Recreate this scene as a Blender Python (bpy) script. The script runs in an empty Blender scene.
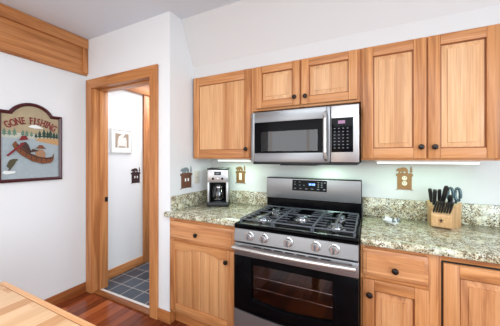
import bpy, bmesh, math, random
from mathutils import Vector, Matrix
random.seed(7)
PI = math.pi
S = bpy.context.scene
COL = S.collection

# ------------------------------------------------------------------ camera, world, light, exposure
cd = bpy.data.cameras.new('camera'); cam = bpy.data.objects.new('camera', cd); COL.objects.link(cam)
cam.location = (0.429, -2.065, 1.362); cam.rotation_euler = (PI/2, 0, math.radians(26.09))
cd.sensor_width = 36.0; cd.lens = 243.57/500*36; cd.shift_y = -4.93/500; cd.clip_start = 0.02
S.camera = cam

W = bpy.data.worlds.new('world'); S.world = W; W.use_nodes = True
bg = W.node_tree.nodes['Background']; bg.inputs[0].default_value = (0.86, 0.93, 1.0, 1); bg.inputs[1].default_value = 1.0

def area(name, loc, rot, sx, sy, power, col=(1, 1, 1), spread=180):
    l = bpy.data.lights.new(name, 'AREA'); l.shape = 'RECTANGLE'; l.size = sx; l.size_y = sy
    l.energy = power; l.color = col; l.spread = math.radians(spread)
    o = bpy.data.objects.new(name, l); COL.objects.link(o); o.location = loc; o.rotation_euler = rot
    return o
# daylight of added, unseen windows behind the camera and at right; the hall lamp
area('added_daylight_rear', (-0.9, -4.42, 1.45), (PI/2, 0, 0), 1.9, 1.7, 23, (0.96, 0.97, 0.98))
area('added_daylight_rear_two', (1.7, -4.42, 1.45), (PI/2, 0, 0), 1.9, 1.7, 14, (0.96, 0.97, 0.98))
area('added_daylight_side', (3.12, -3.3, 1.45), (PI/2, 0, PI/2), 2.0, 1.6, 96, (0.72, 0.89, 1.0))
area('ceiling_fill', (0.4, -2.6, 2.53), (0, 0, 0), 2.6, 1.6, 62, (0.88, 0.95, 1.0))  # unseen fill light under the ceiling, added to brighten floor, table and walls
area('hall_lamp', (-1.65, 0.45, 2.36), (0, 0, 0), 0.6, 0.6, 17, (0.93, 0.96, 1.0))

vs = S.view_settings
vs.view_transform = 'Standard'; vs.look = 'None'; vs.gamma = 1.0; vs.use_curve_mapping = False
vs.exposure = 0.14

# ------------------------------------------------------------------ materials
def lin(c):
    return tuple(((v/255)/12.92 if v/255 <= 0.04045 else ((v/255+0.055)/1.055)**2.4) for v in c) + (1,)

class NT:
    def __init__(s, name):
        s.m = bpy.data.materials.new(name); s.m.use_nodes = True
        s.t = s.m.node_tree; s.b = s.t.nodes['Principled BSDF']
    def n(s, typ, **kw):
        nd = s.t.nodes.new(typ)
        for k, v in kw.items(): setattr(nd, k, v)
        return nd
    def l(s, a, b): s.t.links.new(a, b)
    def math(s, op, a, b=None):
        nd = s.n('ShaderNodeMath', operation=op)
        for i, v in enumerate((a, b)):
            if v is None: continue
            if isinstance(v, (int, float)): nd.inputs[i].default_value = v
            else: s.l(v, nd.inputs[i])
        return nd.outputs[0]
    def ramp(s, fac, stops, interp='LINEAR'):
        r = s.n('ShaderNodeValToRGB'); s.l(fac, r.inputs[0]); e = r.color_ramp.elements; r.color_ramp.interpolation = interp
        e[0].position, e[0].color = stops[0]; e[1].position, e[1].color = stops[-1]
        for p, c in stops[1:-1]:
            x = e.new(p); x.color = c
        return r.outputs[0]
    def mix(s, fac, a, b, mode='MIX'):
        nd = s.n('ShaderNodeMix', data_type='RGBA', blend_type=mode)
        for i, v in ((0, fac), (6, a), (7, b)):
            if isinstance(v, (int, float, tuple)): nd.inputs[i].default_value = v
            else: s.l(v, nd.inputs[i])
        return nd.outputs[2]
    def bump(s, h, strength=0.1, dist=0.01):
        b = s.n('ShaderNodeBump'); b.inputs['Strength'].default_value = strength; b.inputs['Distance'].default_value = dist
        s.l(h, b.inputs['Height']); s.l(b.outputs[0], s.b.inputs['Normal'])
    def coords(s, spread=(7.3, 13.1, 5.7)):
        tc = s.n('ShaderNodeTexCoord'); oi = s.n('ShaderNodeObjectInfo')
        v = s.n('ShaderNodeVectorMath', operation='SCALE'); v.inputs[0].default_value = spread
        s.l(oi.outputs['Random'], v.inputs['Scale'])
        a = s.n('ShaderNodeVectorMath', operation='ADD'); s.l(tc.outputs['Object'], a.inputs[0]); s.l(v.outputs[0], a.inputs[1])
        return a.outputs[0], tc.outputs['Object']

def plain(name, rgb, rough=0.5, metal=0.0, spec=0.5, coat=0.0, noise=0.0):
    k = NT(name); k.b.inputs['Base Color'].default_value = lin(rgb)
    k.b.inputs['Roughness'].default_value = rough; k.b.inputs['Metallic'].default_value = metal
    k.b.inputs['Specular IOR Level'].default_value = spec; k.b.inputs['Coat Weight'].default_value = coat
    if noise:
        tc = k.n('ShaderNodeTexCoord'); nz = k.n('ShaderNodeTexNoise'); nz.inputs['Scale'].default_value = 30
        k.l(tc.outputs['Object'], nz.inputs['Vector'])
        k.l(k.mix(k.math('MULTIPLY', nz.outputs[0], noise), lin(rgb), lin(tuple(c*0.7 for c in rgb))), k.b.inputs['Base Color'])
    return k.m

def paint(name, rgb, rough=0.85):
    k = NT(name); k.b.inputs['Roughness'].default_value = rough; k.b.inputs['Specular IOR Level'].default_value = 0.25
    tc = k.n('ShaderNodeTexCoord'); nz = k.n('ShaderNodeTexNoise'); nz.inputs['Scale'].default_value = 90; nz.inputs['Detail'].default_value = 3
    k.l(tc.outputs['Object'], nz.inputs['Vector'])
    k.b.inputs['Base Color'].default_value = lin(rgb); k.bump(nz.outputs[0], 0.06, 0.004)
    return k.m

def wood(name, light, mid, dark, axis='z', board=0.0, baxis='x', rough=0.38, grain=26, contrast=0.5, seam=False, blend=0.6, spread=(7.3, 13.1, 5.7), length=0.0, heartw=0.6, stops=None):
    k = NT(name); c, raw = k.coords(spread)
    sp = k.n('ShaderNodeSeparateXYZ'); k.l(c, sp.inputs[0])
    ax = {'x': 0, 'y': 1, 'z': 2}; i = ax[axis]
    src = c; bid = None
    if board:
        u = k.math('DIVIDE', sp.outputs[ax[baxis]], board); fl = k.math('FLOOR', u)
        if length:
            stag = k.n('ShaderNodeTexWhiteNoise', noise_dimensions='1D'); k.l(fl, stag.inputs['W'])
            v = k.math('FLOOR', k.math('ADD', k.math('DIVIDE', sp.outputs[i], length), k.math('MULTIPLY', stag.outputs[0], 3.0)))
            key = k.math('ADD', k.math('MULTIPLY', fl, 17.31), k.math('MULTIPLY', v, 5.77))
        else: key = fl
        wn = k.n('ShaderNodeTexWhiteNoise', noise_dimensions='1D'); k.l(key, wn.inputs['W']); bid = wn.outputs[0]
        off = k.n('ShaderNodeVectorMath', operation='SCALE'); off.inputs[0].default_value = (3.1, 4.7, 2.9); k.l(bid, off.inputs['Scale'])
        ad = k.n('ShaderNodeVectorMath', operation='ADD'); k.l(c, ad.inputs[0]); k.l(off.outputs[0], ad.inputs[1]); src = ad.outputs[0]
    def noise(sc_a, sc_b, detail, dist):
        m = k.n('ShaderNodeMapping'); sc = [sc_b]*3; sc[i] = sc_a; m.inputs['Scale'].default_value = sc; k.l(src, m.inputs['Vector'])
        nz = k.n('ShaderNodeTexNoise'); nz.inputs['Scale'].default_value = 1; nz.inputs['Detail'].default_value = detail
        nz.inputs['Roughness'].default_value = 0.6; nz.inputs['Distortion'].default_value = dist; k.l(m.outputs[0], nz.inputs['Vector'])
        return nz.outputs[0]
    fine = noise(2.2, grain*4.5, 4, 0.4); figure = noise(1.0, grain*0.6, 5, 1.3); tone = noise(0.45, 4.0, 2, 0.6)
    base = k.ramp(figure, [(0.30, lin(dark)), (0.47, lin(mid)), (0.66, lin(light))])
    base = k.mix(contrast, k.mix(0.5, lin(mid), lin(light)), base)
    heart = k.ramp(noise(0.55, 6.5, 2, 1.2), [(0.56, (0, 0, 0, 1)), (0.66, (1, 1, 1, 1))])
    base = k.mix(k.math('MULTIPLY', heart, heartw), base, lin(dark))
    shade = k.ramp(fine, [(0.34, (0.74, 0.68, 0.62, 1)), (0.60, (1.03, 1.03, 1.03, 1))])
    base = k.mix(0.65, base, shade, 'MULTIPLY')
    tn = k.ramp(tone, [(0.34, (0.86, 0.80, 0.74, 1)), (0.62, (1.06, 1.05, 1.04, 1))])
    base = k.mix(0.7, base, tn, 'MULTIPLY')
    if board:
        bc = k.ramp(bid, [(a_, lin((light, mid, dark)[q_])) for a_, q_ in stops]) if stops else k.ramp(bid, [(0.0, lin(dark)), (0.22, lin(mid)), (0.5, lin(light)), (0.8, lin(mid)), (1.0, lin(light))])
        base = k.mix(blend, base, k.mix(0.45, bc, base, 'MULTIPLY') if False else bc)
        base = k.mix(0.45, base, shade, 'MULTIPLY')
        if seam:
            fr = k.math('FRACT', u); e = k.math('LESS_THAN', k.math('ABSOLUTE', k.math('SUBTRACT', fr, 0.5)), 0.485)
            base = k.mix(e, k.mix(0.55, base, lin(tuple(v*0.25 for v in dark))), base)
    k.l(base, k.b.inputs['Base Color'])
    k.b.inputs['Roughness'].default_value = rough; k.b.inputs['Specular IOR Level'].default_value = 0.4
    k.bump(fine, 0.05, 0.002)
    return k.m

def granite(name):
    k = NT(name); tc = k.n('ShaderNodeTexCoord'); v = tc.outputs['Object']
    def nz(scale, det=3, rough=0.65, dist=0.3):
        n = k.n('ShaderNodeTexNoise'); n.inputs['Scale'].default_value = scale; n.inputs['Detail'].default_value = det
        n.inputs['Roughness'].default_value = rough; n.inputs['Distortion'].default_value = dist; k.l(v, n.inputs['Vector']); return n.outputs[0]
    a = k.ramp(nz(26), [(0.33, lin((166, 150, 114))), (0.45, lin((208, 202, 172))), (0.6, lin((226, 226, 206))), (0.72, lin((176, 178, 154)))])
    grey = k.ramp(nz(40, 4), [(0.50, (0, 0, 0, 1)), (0.60, (1, 1, 1, 1))])
    a = k.mix(k.math('MULTIPLY', grey, 0.5), a, lin((124, 124, 104)))
    clump = k.ramp(nz(17, 3), [(0.38, (0, 0, 0, 1)), (0.50, (1, 1, 1, 1))])
    for sc, th, sel_t, am in ((115, 0.50, 0.44, 0.92), (180, 0.52, 0.50, 0.85)):
        vo = k.n('ShaderNodeTexVoronoi'); vo.inputs['Scale'].default_value = sc; k.l(v, vo.inputs['Vector'])
        sel = k.n('ShaderNodeSeparateColor'); k.l(vo.outputs['Color'], sel.inputs[0])
        spot = k.math('MULTIPLY', k.math('LESS_THAN', vo.outputs['Distance'], th), k.math('GREATER_THAN', sel.outputs[0], sel_t))
        dk = k.mix(sel.outputs[1], lin((40, 34, 30)), lin((122, 94, 64)))
        a = k.mix(k.math('MULTIPLY', spot, k.math('MULTIPLY', clump, am)), a, dk)
    k.l(a, k.b.inputs['Base Color']); k.b.inputs['Roughness'].default_value = 0.16
    return k.m

def tiles(name, size, c1, c2, grout, x0=0.0, y0=0.0, rough=0.35):
    k = NT(name); tc = k.n('ShaderNodeTexCoord'); sp = k.n('ShaderNodeSeparateXYZ'); k.l(tc.outputs['Object'], sp.inputs[0])
    u = k.math('DIVIDE', k.math('SUBTRACT', sp.outputs[0], x0), size); v = k.math('DIVIDE', k.math('SUBTRACT', sp.outputs[1], y0), size*0.93)
    def edge(w): return k.math('LESS_THAN', k.math('ABSOLUTE', k.math('SUBTRACT', k.math('FRACT', w), 0.5)), 0.472)
    inside = k.math('MULTIPLY', edge(u), edge(v))
    wn = k.n('ShaderNodeTexWhiteNoise', noise_dimensions='2D'); cb = k.n('ShaderNodeCombineXYZ')
    k.l(k.math('FLOOR', u), cb.inputs[0]); k.l(k.math('FLOOR', v), cb.inputs[1]); k.l(cb.outputs[0], wn.inputs['Vector'])
    nz = k.n('ShaderNodeTexNoise'); nz.inputs['Scale'].default_value = 14; nz.inputs['Detail'].default_value = 5; k.l(tc.outputs['Object'], nz.inputs['Vector'])
    f = k.math('ADD', k.math('MULTIPLY', wn.outputs[0], 0.5), k.math('MULTIPLY', nz.outputs[0], 0.6))
    col = k.mix(f, lin(c1), lin(c2)); k.l(k.mix(inside, lin(grout), col), k.b.inputs['Base Color'])
    k.b.inputs['Roughness'].default_value = rough; k.bump(inside, 0.3, 0.003)
    return k.m

def steel(name, rgb, rough=0.28, axis='x'):
    k = NT(name); k.b.inputs['Metallic'].default_value = 0.78
    tc = k.n('ShaderNodeTexCoord'); m = k.n('ShaderNodeMapping'); sc = [350.0]*3; sc['xyz'.index(axis)] = 3.0
    m.inputs['Scale'].default_value = sc; k.l(tc.outputs['Object'], m.inputs['Vector'])
    nz = k.n('ShaderNodeTexNoise'); nz.inputs['Scale'].default_value = 1; k.l(m.outputs[0], nz.inputs['Vector'])
    k.l(k.mix(nz.outputs[0], lin(tuple(c*0.93 for c in rgb)), lin(rgb)), k.b.inputs['Base Color'])
    k.l(k.math('ADD', k.math('MULTIPLY', nz.outputs[0], 0.12), rough-0.06), k.b.inputs['Roughness'])
    return k.m

def emit(name, rgb, strength):
    k = NT(name); k.b.inputs['Base Color'].default_value = lin(rgb); k.b.inputs['Emission Color'].default_value = lin(rgb)
    k.b.inputs['Emission Strength'].default_value = strength; return k.m

def smoked_glass(name, tint, gloss=0.12, rough=0.03):
    k = NT(name); t = k.t; out = [n for n in t.nodes if n.type == 'OUTPUT_MATERIAL'][0]
    tr = k.n('ShaderNodeBsdfTransparent'); tr.inputs[0].default_value = lin(tint)
    gl = k.n('ShaderNodeBsdfGlossy'); gl.inputs['Roughness'].default_value = rough
    lw = k.n('ShaderNodeFresnel'); lw.inputs[0].default_value = 1.5
    mx = k.n('ShaderNodeMixShader'); k.l(k.math('ADD', lw.outputs[0], gloss-0.04), mx.inputs[0]); k.l(tr.outputs[0], mx.inputs[1]); k.l(gl.outputs[0], mx.inputs[2])
    k.l(mx.outputs[0], out.inputs[0]); return k.m

M = {}
M['wall'] = paint('wall_paint', (230, 230, 230)); M['kwall_dimmed'] = paint('kitchen_wall_dimmed_white', (214, 216, 214)); M['ceil'] = paint('ceiling_paint', (220, 226, 234))  # kitchen wall: room white darkened with a green trace for its lamplit tone
M['slope'] = paint('slope_paint', (214, 211, 209)); M['hall'] = paint('hall_paint', (232, 229, 230))
HL, HM, HD = (222, 168, 120), (202, 140, 92), (146, 86, 48)
M['hick_v'] = wood('hickory_upright', HL, HM, HD, 'z', contrast=0.75)
M['hick_h'] = wood('hickory_level', HL, HM, HD, 'x', contrast=0.75)
M['hick_frame'] = wood('hickory_frame', (218, 160, 108), (196, 132, 80), (140, 80, 40), 'z', contrast=0.7)
M['hick_frame_h'] = wood('hickory_frame_level', (218, 160, 108), (196, 132, 80), (140, 80, 40), 'x', contrast=0.7)
M['hick_panel'] = wood('hickory_panel_boards', (230, 184, 138), (216, 162, 112), (172, 108, 62), 'z', board=0.115, baxis='x', contrast=0.8, blend=0.5, heartw=.75)
M['hick_groove_shade'] = wood('hickory_groove_shade', (160, 100, 58), (140, 84, 44), (110, 62, 30), 'z', contrast=0.5)  # darker wood colour stands in for shade inside the panel grooves
M['hick_narrow'] = wood('hickory_narrow_boards', (220, 166, 116), (200, 142, 92), (166, 104, 60), 'z', board=0.07, baxis='x', contrast=0.8, blend=0.65)
FL, FM, FD = (210, 150, 96), (192, 126, 74), (146, 84, 42)
M['fir_z'] = wood('fir_trim_upright', FL, FM, FD, 'z', grain=30, contrast=0.6)
M['fir_x'] = wood('fir_trim_level', FL, FM, FD, 'x', grain=30, contrast=0.6)
M['fir_y'] = wood('fir_trim_deep', FL, FM, FD, 'y', grain=22, contrast=0.7)
M['fir_base'] = wood('fir_baseboard', (178, 112, 66), (160, 94, 50), (124, 66, 32), 'y', grain=30)
M['threshold_wood'] = wood('brown_threshold', (158, 100, 58), (138, 80, 42), (104, 54, 26), 'x', grain=30)
M['fir_base_x'] = wood('fir_baseboard_level', (196, 132, 80), (180, 112, 60), (140, 78, 36), 'x', grain=30)
M['floor'] = wood('cherry_floorboards', (178, 98, 54), (136, 64, 34), (84, 34, 18), 'y', board=0.083, baxis='x', rough=0.16, contrast=0.7, seam=True, blend=0.7, stops=((0, 2), (.2, 2), (.4, 1), (.65, 0), (.85, 1), (1, 2)), spread=(0, 0, 0), length=0.9)
M['butcher'] = wood('maple_butcher_boards', (236, 196, 154), (226, 182, 136), (206, 150, 102), 'y', board=0.062, baxis='x', rough=0.4, contrast=0.4, blend=0.8, spread=(0, 0, 0), length=0.36, heartw=0.1, stops=((0, 2), (.24, 2), (.30, 1), (.45, 0), (.8, 0), (1, 1)))
M['bread'] = wood('maple_end_board', (232, 184, 136), (220, 166, 116), (190, 132, 84), 'x', rough=0.4, contrast=0.5)
M['table_leg'] = wood('maple_leg', (222, 172, 120), (208, 152, 98), (178, 116, 66), 'z', rough=0.4)
M['block'] = wood('pale_knife_block', (232, 194, 148), (220, 176, 126), (196, 146, 96), 'z', grain=40, contrast=0.4)
M['tile'] = tiles('slate_tile', 0.176, (34, 40, 48), (74, 84, 97), (160, 154, 148), -1.97, -0.317)
M['granite'] = granite('speckled_granite')
M['steel'] = steel('brushed_steel', (152, 153, 155), 0.34); M['steel_v'] = steel('brushed_steel_upright', (186, 184, 184), 0.32, 'z')
M['chrome'] = plain('bright_metal', (214, 214, 216), 0.16, 1.0); M['handle'] = steel('handle_steel', (214, 211, 208), 0.24)
M['black'] = plain('black_gloss', (7, 7, 9), 0.14, 0, 0.08); M['blackm'] = plain('black_satin', (18, 18, 20), 0.45)
M['iron'] = plain('cast_iron', (112, 117, 126), 0.32, 0.5, noise=0.3); M['bronze'] = plain('oil_bronze', (34, 24, 20), 0.32, 0.5)
M['gap'] = plain('dark_gap', (16, 13, 11), 0.7)
M['enamel'] = plain('oven_enamel', (104, 92, 92), 0.4)
M['ovenglass'] = smoked_glass('oven_window_glass', (205, 196, 196), 0.08); M['mwglass'] = smoked_glass('microwave_window_glass', (150, 150, 154), 0.07)
M['carafe'] = smoked_glass('carafe_glass', (120, 116, 112), 0.12)
M['mwin'] = plain('microwave_cavity', (88, 87, 87), 0.5)
M['white'] = plain('white_plastic', (236, 234, 230), 0.35); M['cap'] = plain('grey_burner_cap', (128, 132, 138), 0.25, 0.7)
M['putty'] = plain('almond_plastic', (222, 216, 202), 0.4)
M['ivory'] = plain('ivory_plastic', (236, 228, 204), 0.35)
M['led_b'] = emit('blue_digits', (120, 160, 255), 2.2); M['led_w'] = emit('pale_digits', (150, 110, 140), 0.22)
M['mark'] = plain('grey_key_mark', (112, 114, 120), 0.5); M['lamp'] = emit('lamp_diffuser', (240, 255, 242), 1.1)
M['tasklamp'] = emit('task_lamp_lens', (255, 246, 226), 4.0)
M['copper'] = plain('brown_copper', (136, 92, 72), 0.42, 0.35, noise=0.5); M['pewter'] = plain('pewter', (150, 158, 166), 0.4, 0.6)
M['brass'] = plain('aged_brass', (160, 120, 76), 0.4, 0.45, noise=0.5); M['darkbr'] = plain('dark_bronze_plate', (58, 34, 36), 0.5, 0.3)
M['ceramic'] = plain('white_ceramic', (232, 236, 238), 0.12, 0, 0.6); M['rust'] = plain('dark_grey_rim', (120, 132, 132), 0.25, 0.3)
M['marble'] = plain('pale_stone', (214, 208, 202), 0.4)
M['sign_frame'] = plain('maroon_lacquer', (72, 18, 24), 0.35, noise=0.4); M['sign_red'] = plain('maroon_letter', (124, 26, 32), 0.5)
M['sign_sky'] = plain('tan_sky', (178, 160, 128), 0.7, noise=0.5); M['sign_lake'] = plain('pale_lake', (166, 178, 182), 0.6, noise=0.45)
M['sign_far'] = plain('pale_far_water', (188, 188, 172), 0.6, noise=0.3)
M['sign_tree'] = plain('dark_pine', (36, 60, 48), 0.7); M['sign_tree2'] = plain('pale_pine', (96, 122, 102), 0.7)
M['sign_sand'] = plain('sandy_shore', (184, 144, 98), 0.7); M['canoe'] = plain('birch_brown', (126, 70, 34), 0.55, noise=0.6)
M['canoe_d'] = plain('dark_brown_paint', (60, 34, 24), 0.6); M['fish'] = plain('olive_fish', (78, 72, 48), 0.5, noise=0.5); M['foam'] = plain('foam_white', (226, 228, 224), 0.6)
M['skin'] = plain('painted_tan', (156, 118, 88), 0.6); M['teal'] = plain('shear_grey', (66, 88, 92), 0.3, 0.2)
M['print'] = plain('print_sepia', (164, 142, 122), 0.7); M['print_l'] = plain('print_paper', (222, 218, 212), 0.8)
M['handle_b'] = plain('knife_handle_black', (22, 22, 22), 0.35)
M['tick'] = plain('dark_logo', (60, 40, 30), 0.6)

# ------------------------------------------------------------------ mesh helpers
class MB:
    def __init__(s): s.bm = bmesh.new()
    def _merge(s, b, mi, smooth=True):
        for f in b.faces: f.material_index = mi; f.smooth = smooth
        bmesh.ops.recalc_face_normals(b, faces=b.faces[:])
        me = bpy.data.meshes.new('tmp'); b.to_mesh(me); b.free(); s.bm.from_mesh(me); bpy.data.meshes.remove(me)
    def box(s, x0, x1, y0, y1, z0, z1, mi=0, bev=0.0, seg=2):
        b = bmesh.new(); bmesh.ops.create_cube(b, size=1)
        sx, sy, sz = abs(x1-x0), abs(y1-y0), abs(z1-z0)
        for v in b.verts: v.co = Vector(((x0+x1)/2+v.co.x*sx, (y0+y1)/2+v.co.y*sy, (z0+z1)/2+v.co.z*sz))
        if bev: bmesh.ops.bevel(b, geom=b.edges[:], offset=min(bev, sx*.45, sy*.45, sz*.45), segments=seg, affect='EDGES', profile=0.5)
        s._merge(b, mi); return s
    def prism(s, pts, a0, a1, axis='y', mi=0, bev=0.0, seg=1):
        # polygon in the plane across axis: y -> (x,z), x -> (y,z), z -> (x,y)
        def P(p, a): return {'y': (p[0], a, p[1]), 'x': (a, p[0], p[1]), 'z': (p[0], p[1], a)}[axis]
        b = bmesh.new(); A = [b.verts.new(P(p, a0)) for p in pts]; B = [b.verts.new(P(p, a1)) for p in pts]; n = len(pts)
        b.faces.new(A); b.faces.new(B[::-1])
        for i in range(n): b.faces.new((A[i], B[i], B[(i+1) % n], A[(i+1) % n]))
        if bev: bmesh.ops.bevel(b, geom=b.edges[:], offset=bev, segments=seg, affect='EDGES', profile=0.5)
        s._merge(b, mi); return s
    def loft(s, rings, mi=0, cap=True, closed=True):
        b = bmesh.new(); R = [[b.verts.new(p) for p in r] for r in rings]; n = len(R[0])
        for a, c in zip(R, R[1:]):
            for i in range(n if closed else n-1): b.faces.new((a[i], a[(i+1) % n], c[(i+1) % n], c[i]))
        if cap: b.faces.new(R[0]); b.faces.new(R[-1][::-1])
        s._merge(b, mi); return s
    def lathe(s, prof, loc=(0, 0, 0), axis='z', n=20, mi=0):
        rings = []
        for r, h in prof:
            ring = []
            for i in range(n):
                a = 2*PI*i/n; c, d = max(r, 1e-4)*math.cos(a), max(r, 1e-4)*math.sin(a)
                p = {'z': (c, d, h), '-y': (c, -h, d), 'x': (h, c, d)}[axis]
                ring.append((loc[0]+p[0], loc[1]+p[1], loc[2]+p[2]))
            rings.append(ring)
        return s.loft(rings, mi)
    def tube(s, pts, r, n=10, mi=0, flat=1.0):
        pts = [Vector(p) for p in pts]; rings = []; up = Vector((0, 0, 1))
        for i, p in enumerate(pts):
            d = (pts[min(i+1, len(pts)-1)]-pts[max(i-1, 0)]).normalized()
            u = up if abs(d.dot(up)) < 0.95 else Vector((1, 0, 0))
            a = d.cross(u).normalized(); c = a.cross(d).normalized(); rr = r[i] if isinstance(r, (list, tuple)) else r
            rings.append([tuple(p+a*math.cos(2*PI*k/n)*rr*flat+c*math.sin(2*PI*k/n)*rr) for k in range(n)])
        return s.loft(rings, mi)
    def raised(s, x0, x1, z0, z1, yb, yf, w, mi=0):
        # raised panel facing -y: low rim at yb, field at yf
        e = 0.004
        r = [(x0, z0, x1, z1, yb+0.012), (x0, z0, x1, z1, yb), (x0+w, z0+w, x1-w, z1-w, yf+e), (x0+w+.001, z0+w+.001, x1-w-.001, z1-w-.001, yf)]
        return s.loft([[(a, y, b), (c, y, b), (c, y, d), (a, y, d)] for a, b, c, d, y in r], mi)
    def xf(s, m): bmesh.ops.transform(s.bm, matrix=m, verts=s.bm.verts[:]); return s
    def build(s, name, mats, parent=None, loc=None, label=None, sharp=32):
        me = bpy.data.meshes.new(name); s.bm.to_mesh(me); s.bm.free()
        for m in (mats if isinstance(mats, (list, tuple)) else [mats]): me.materials.append(M[m] if isinstance(m, str) else m)
        me.set_sharp_from_angle(angle=math.radians(sharp))
        o = bpy.data.objects.new(name, me); COL.objects.link(o)
        if parent: o.parent = parent
        if loc: o.location = loc
        if label: o['label'] = label
        return o

def tag(o, label, cat, group=None):
    o['label'] = label; o['category'] = cat
    if group: o['group'] = group
    return o
def thing(name, label, cat, loc=(0, 0, 0), rotz=0.0, group=None):
    o = bpy.data.objects.new(name, None); COL.objects.link(o); o.location = loc; o.rotation_euler = (0, 0, rotz)
    o.empty_display_size = 0.05
    return tag(o, label, cat, group)
def struct(name, mb, mats, label=None, cat=None):
    o = mb.build(name, mats); o['kind'] = 'structure'
    if label: o['label'] = label
    if cat: o['category'] = cat
    return o
def rel(o, c):                         # a part built in world coordinates joins its thing
    c.parent = o; c.matrix_parent_inverse = Matrix.Identity(4); return c

# ------------------------------------------------------------------ setting
KY, RX, DW, CZ = 0.035, -1.05, -0.55, 2.575
LX, BX, BY = -2.2, 3.2, -4.6
SL, SY, SZ = -0.413, -0.253, 2.21
struct('floor', MB().box(LX, BX, BY, KY, -0.05, 0), 'floor', 'reddish brown wooden plank floor', 'floor')
struct('floor_hall', MB().box(LX, -1.19, -0.475, 1.4, -0.03, 0.004), 'tile', 'dark slate tile floor of the hall with pale grout', 'floor')
struct('ceiling', MB().box(LX-.1, BX, BY, SL, CZ, CZ+0.05), 'ceil', 'flat pale grey ceiling', 'ceiling')
struct('wall_soffit', MB().box(RX, BX, SY, KY+.1, 2.102, SZ), 'slope', 'narrow white wall band between the upper cabinets and the sloped ceiling', 'wall')
struct('ceiling_slope', MB().prism([(SL, CZ), (SY, SZ), (KY+.1, SZ), (KY+.1, CZ+.05), (SL, CZ+.05)], RX, BX, 'x'), 'slope', 'white sloped ceiling above the upper cabinets', 'ceiling')
struct('ceiling_hall', MB().box(LX, -1.19, -0.41, 1.4, 2.40, 2.44), 'hall', 'white hall ceiling', 'ceiling')
struct('wall_left', MB().box(LX-0.1, LX, BY, 1.4, 0, CZ), 'wall', 'white wall carrying the fishing sign', 'wall')
struct('wall_door', MB().box(LX, -2.071, DW, -0.41, 0, CZ).box(-2.071, -1.261, DW, -0.41, 2.072, CZ).box(-1.261, -1.19, DW, -0.41, 0, CZ), 'wall', 'white wall around the doorway', 'wall')
struct('wall_return', MB().box(-1.19, RX, DW, 1.4, 0, CZ), 'wall', 'short white side wall left of the counter', 'wall')
struct('wall_kitchen', MB().box(RX, BX, KY, KY+0.1, 0, 2.102), 'kwall_dimmed', 'white wall behind the stove and counters', 'wall')
struct('wall_hall_end', MB().box(LX, -1.19, 1.4, 1.5, 0, 2.5), 'hall', 'white end wall of the hall', 'wall')
struct('wall_rear', MB().box(LX, -1.9, BY-.1, BY, 0, CZ).box(0.1, 0.7, BY-.1, BY, 0, CZ).box(2.7, BX, BY-.1, BY, 0, CZ)
       .box(-1.9, 0.1, BY-.1, BY, 0, 0.6).box(0.7, 2.7, BY-.1, BY, 0, 0.6).box(-1.9, 0.1, BY-.1, BY, 2.3, CZ).box(0.7, 2.7, BY-.1, BY, 2.3, CZ), 'wall')
struct('wall_right', MB().box(BX, BX+.1, BY, -4.35, 0, CZ).box(BX, BX+.1, -2.25, KY, 0, CZ).box(BX, BX+.1, -4.35, -2.25, 0, 0.6).box(BX, BX+.1, -4.35, -2.25, 2.3, CZ), 'wall')
struct('baseboard_left', MB().box(LX, LX+0.016, BY, DW, 0, 0.088, bev=.003), 'fir_base', 'brown wooden baseboard below the fishing sign', 'baseboard')
struct('baseboard_door', MB().box(-1.174, RX+.016, DW-0.016, DW, 0, 0.095, bev=.003).box(RX, RX+.016, DW, -0.4985, 0, .095, bev=.003), 'fir_base_x', 'short wooden baseboard right of the doorway', 'baseboard')
struct('baseboard_hall', MB().box(LX, LX+0.016, -0.41, 0.15, 0.004, 0.105, bev=.003).box(LX, LX+.016, .262, 1.4, .004, .105, bev=.003), 'fir_y', 'orange wooden baseboard in the hall', 'baseboard')
# doorway: casing, jambs, stops, strike plate
d1 = struct('door_1', MB().prism([(-2.168, 0), (-2.078, 0), (-2.078, 2.062), (-2.168, 2.155)], DW-.022, DW, 'y', 0, .003).prism([(-1.264, 0), (-1.175, 0), (-1.175, 2.155), (-1.264, 2.062)], DW-.022, DW, 'y', 0, .003)
            .prism([(-2.078, 2.062), (-1.264, 2.062), (-1.175, 2.155), (-2.168, 2.155)], DW-.022, DW, 'y', 1, .003), ['fir_z', 'fir_x'], 'open doorway with orange fir casing', 'doorway')
rel(d1, MB().box(-2.085, -2.066, DW-0.008, -0.405, 0, 2.066, bev=.002).box(-1.273, -1.254, DW-0.008, -0.405, 0, 2.066, bev=.002)
    .box(-2.085, -1.254, DW-0.008, -0.405, 2.066, 2.078, mi=1, bev=.002).build('jamb', ['fir_z', 'fir_x']))
rel(d1, MB().box(-2.066, -2.052, -0.495, -0.41, 0, 2.066, bev=.003).box(-1.287, -1.273, -0.495, -0.41, 0, 2.066, bev=.003)
    .box(-2.066, -1.273, -0.495, -0.41, 2.054, 2.066, mi=1, bev=.003).build('door_stop', ['fir_z', 'fir_x']))
rel(d1, MB().box(-2.0525, -2.049, -0.447, -0.414, 0.905, 0.955, bev=.001).build('strike_plate', 'bronze', label='small black strike plate'))
struct('trim_1', MB().box(-2.066, -1.273, -0.497, -0.468, 0, 0.012, bev=.004).box(-2.066, -1.273, -0.56, -0.497, 0, 0.014, mi=1, bev=.005), ['marble', 'threshold_wood'], 'threshold of pale stone and brown wood in the doorway', 'threshold')
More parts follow.
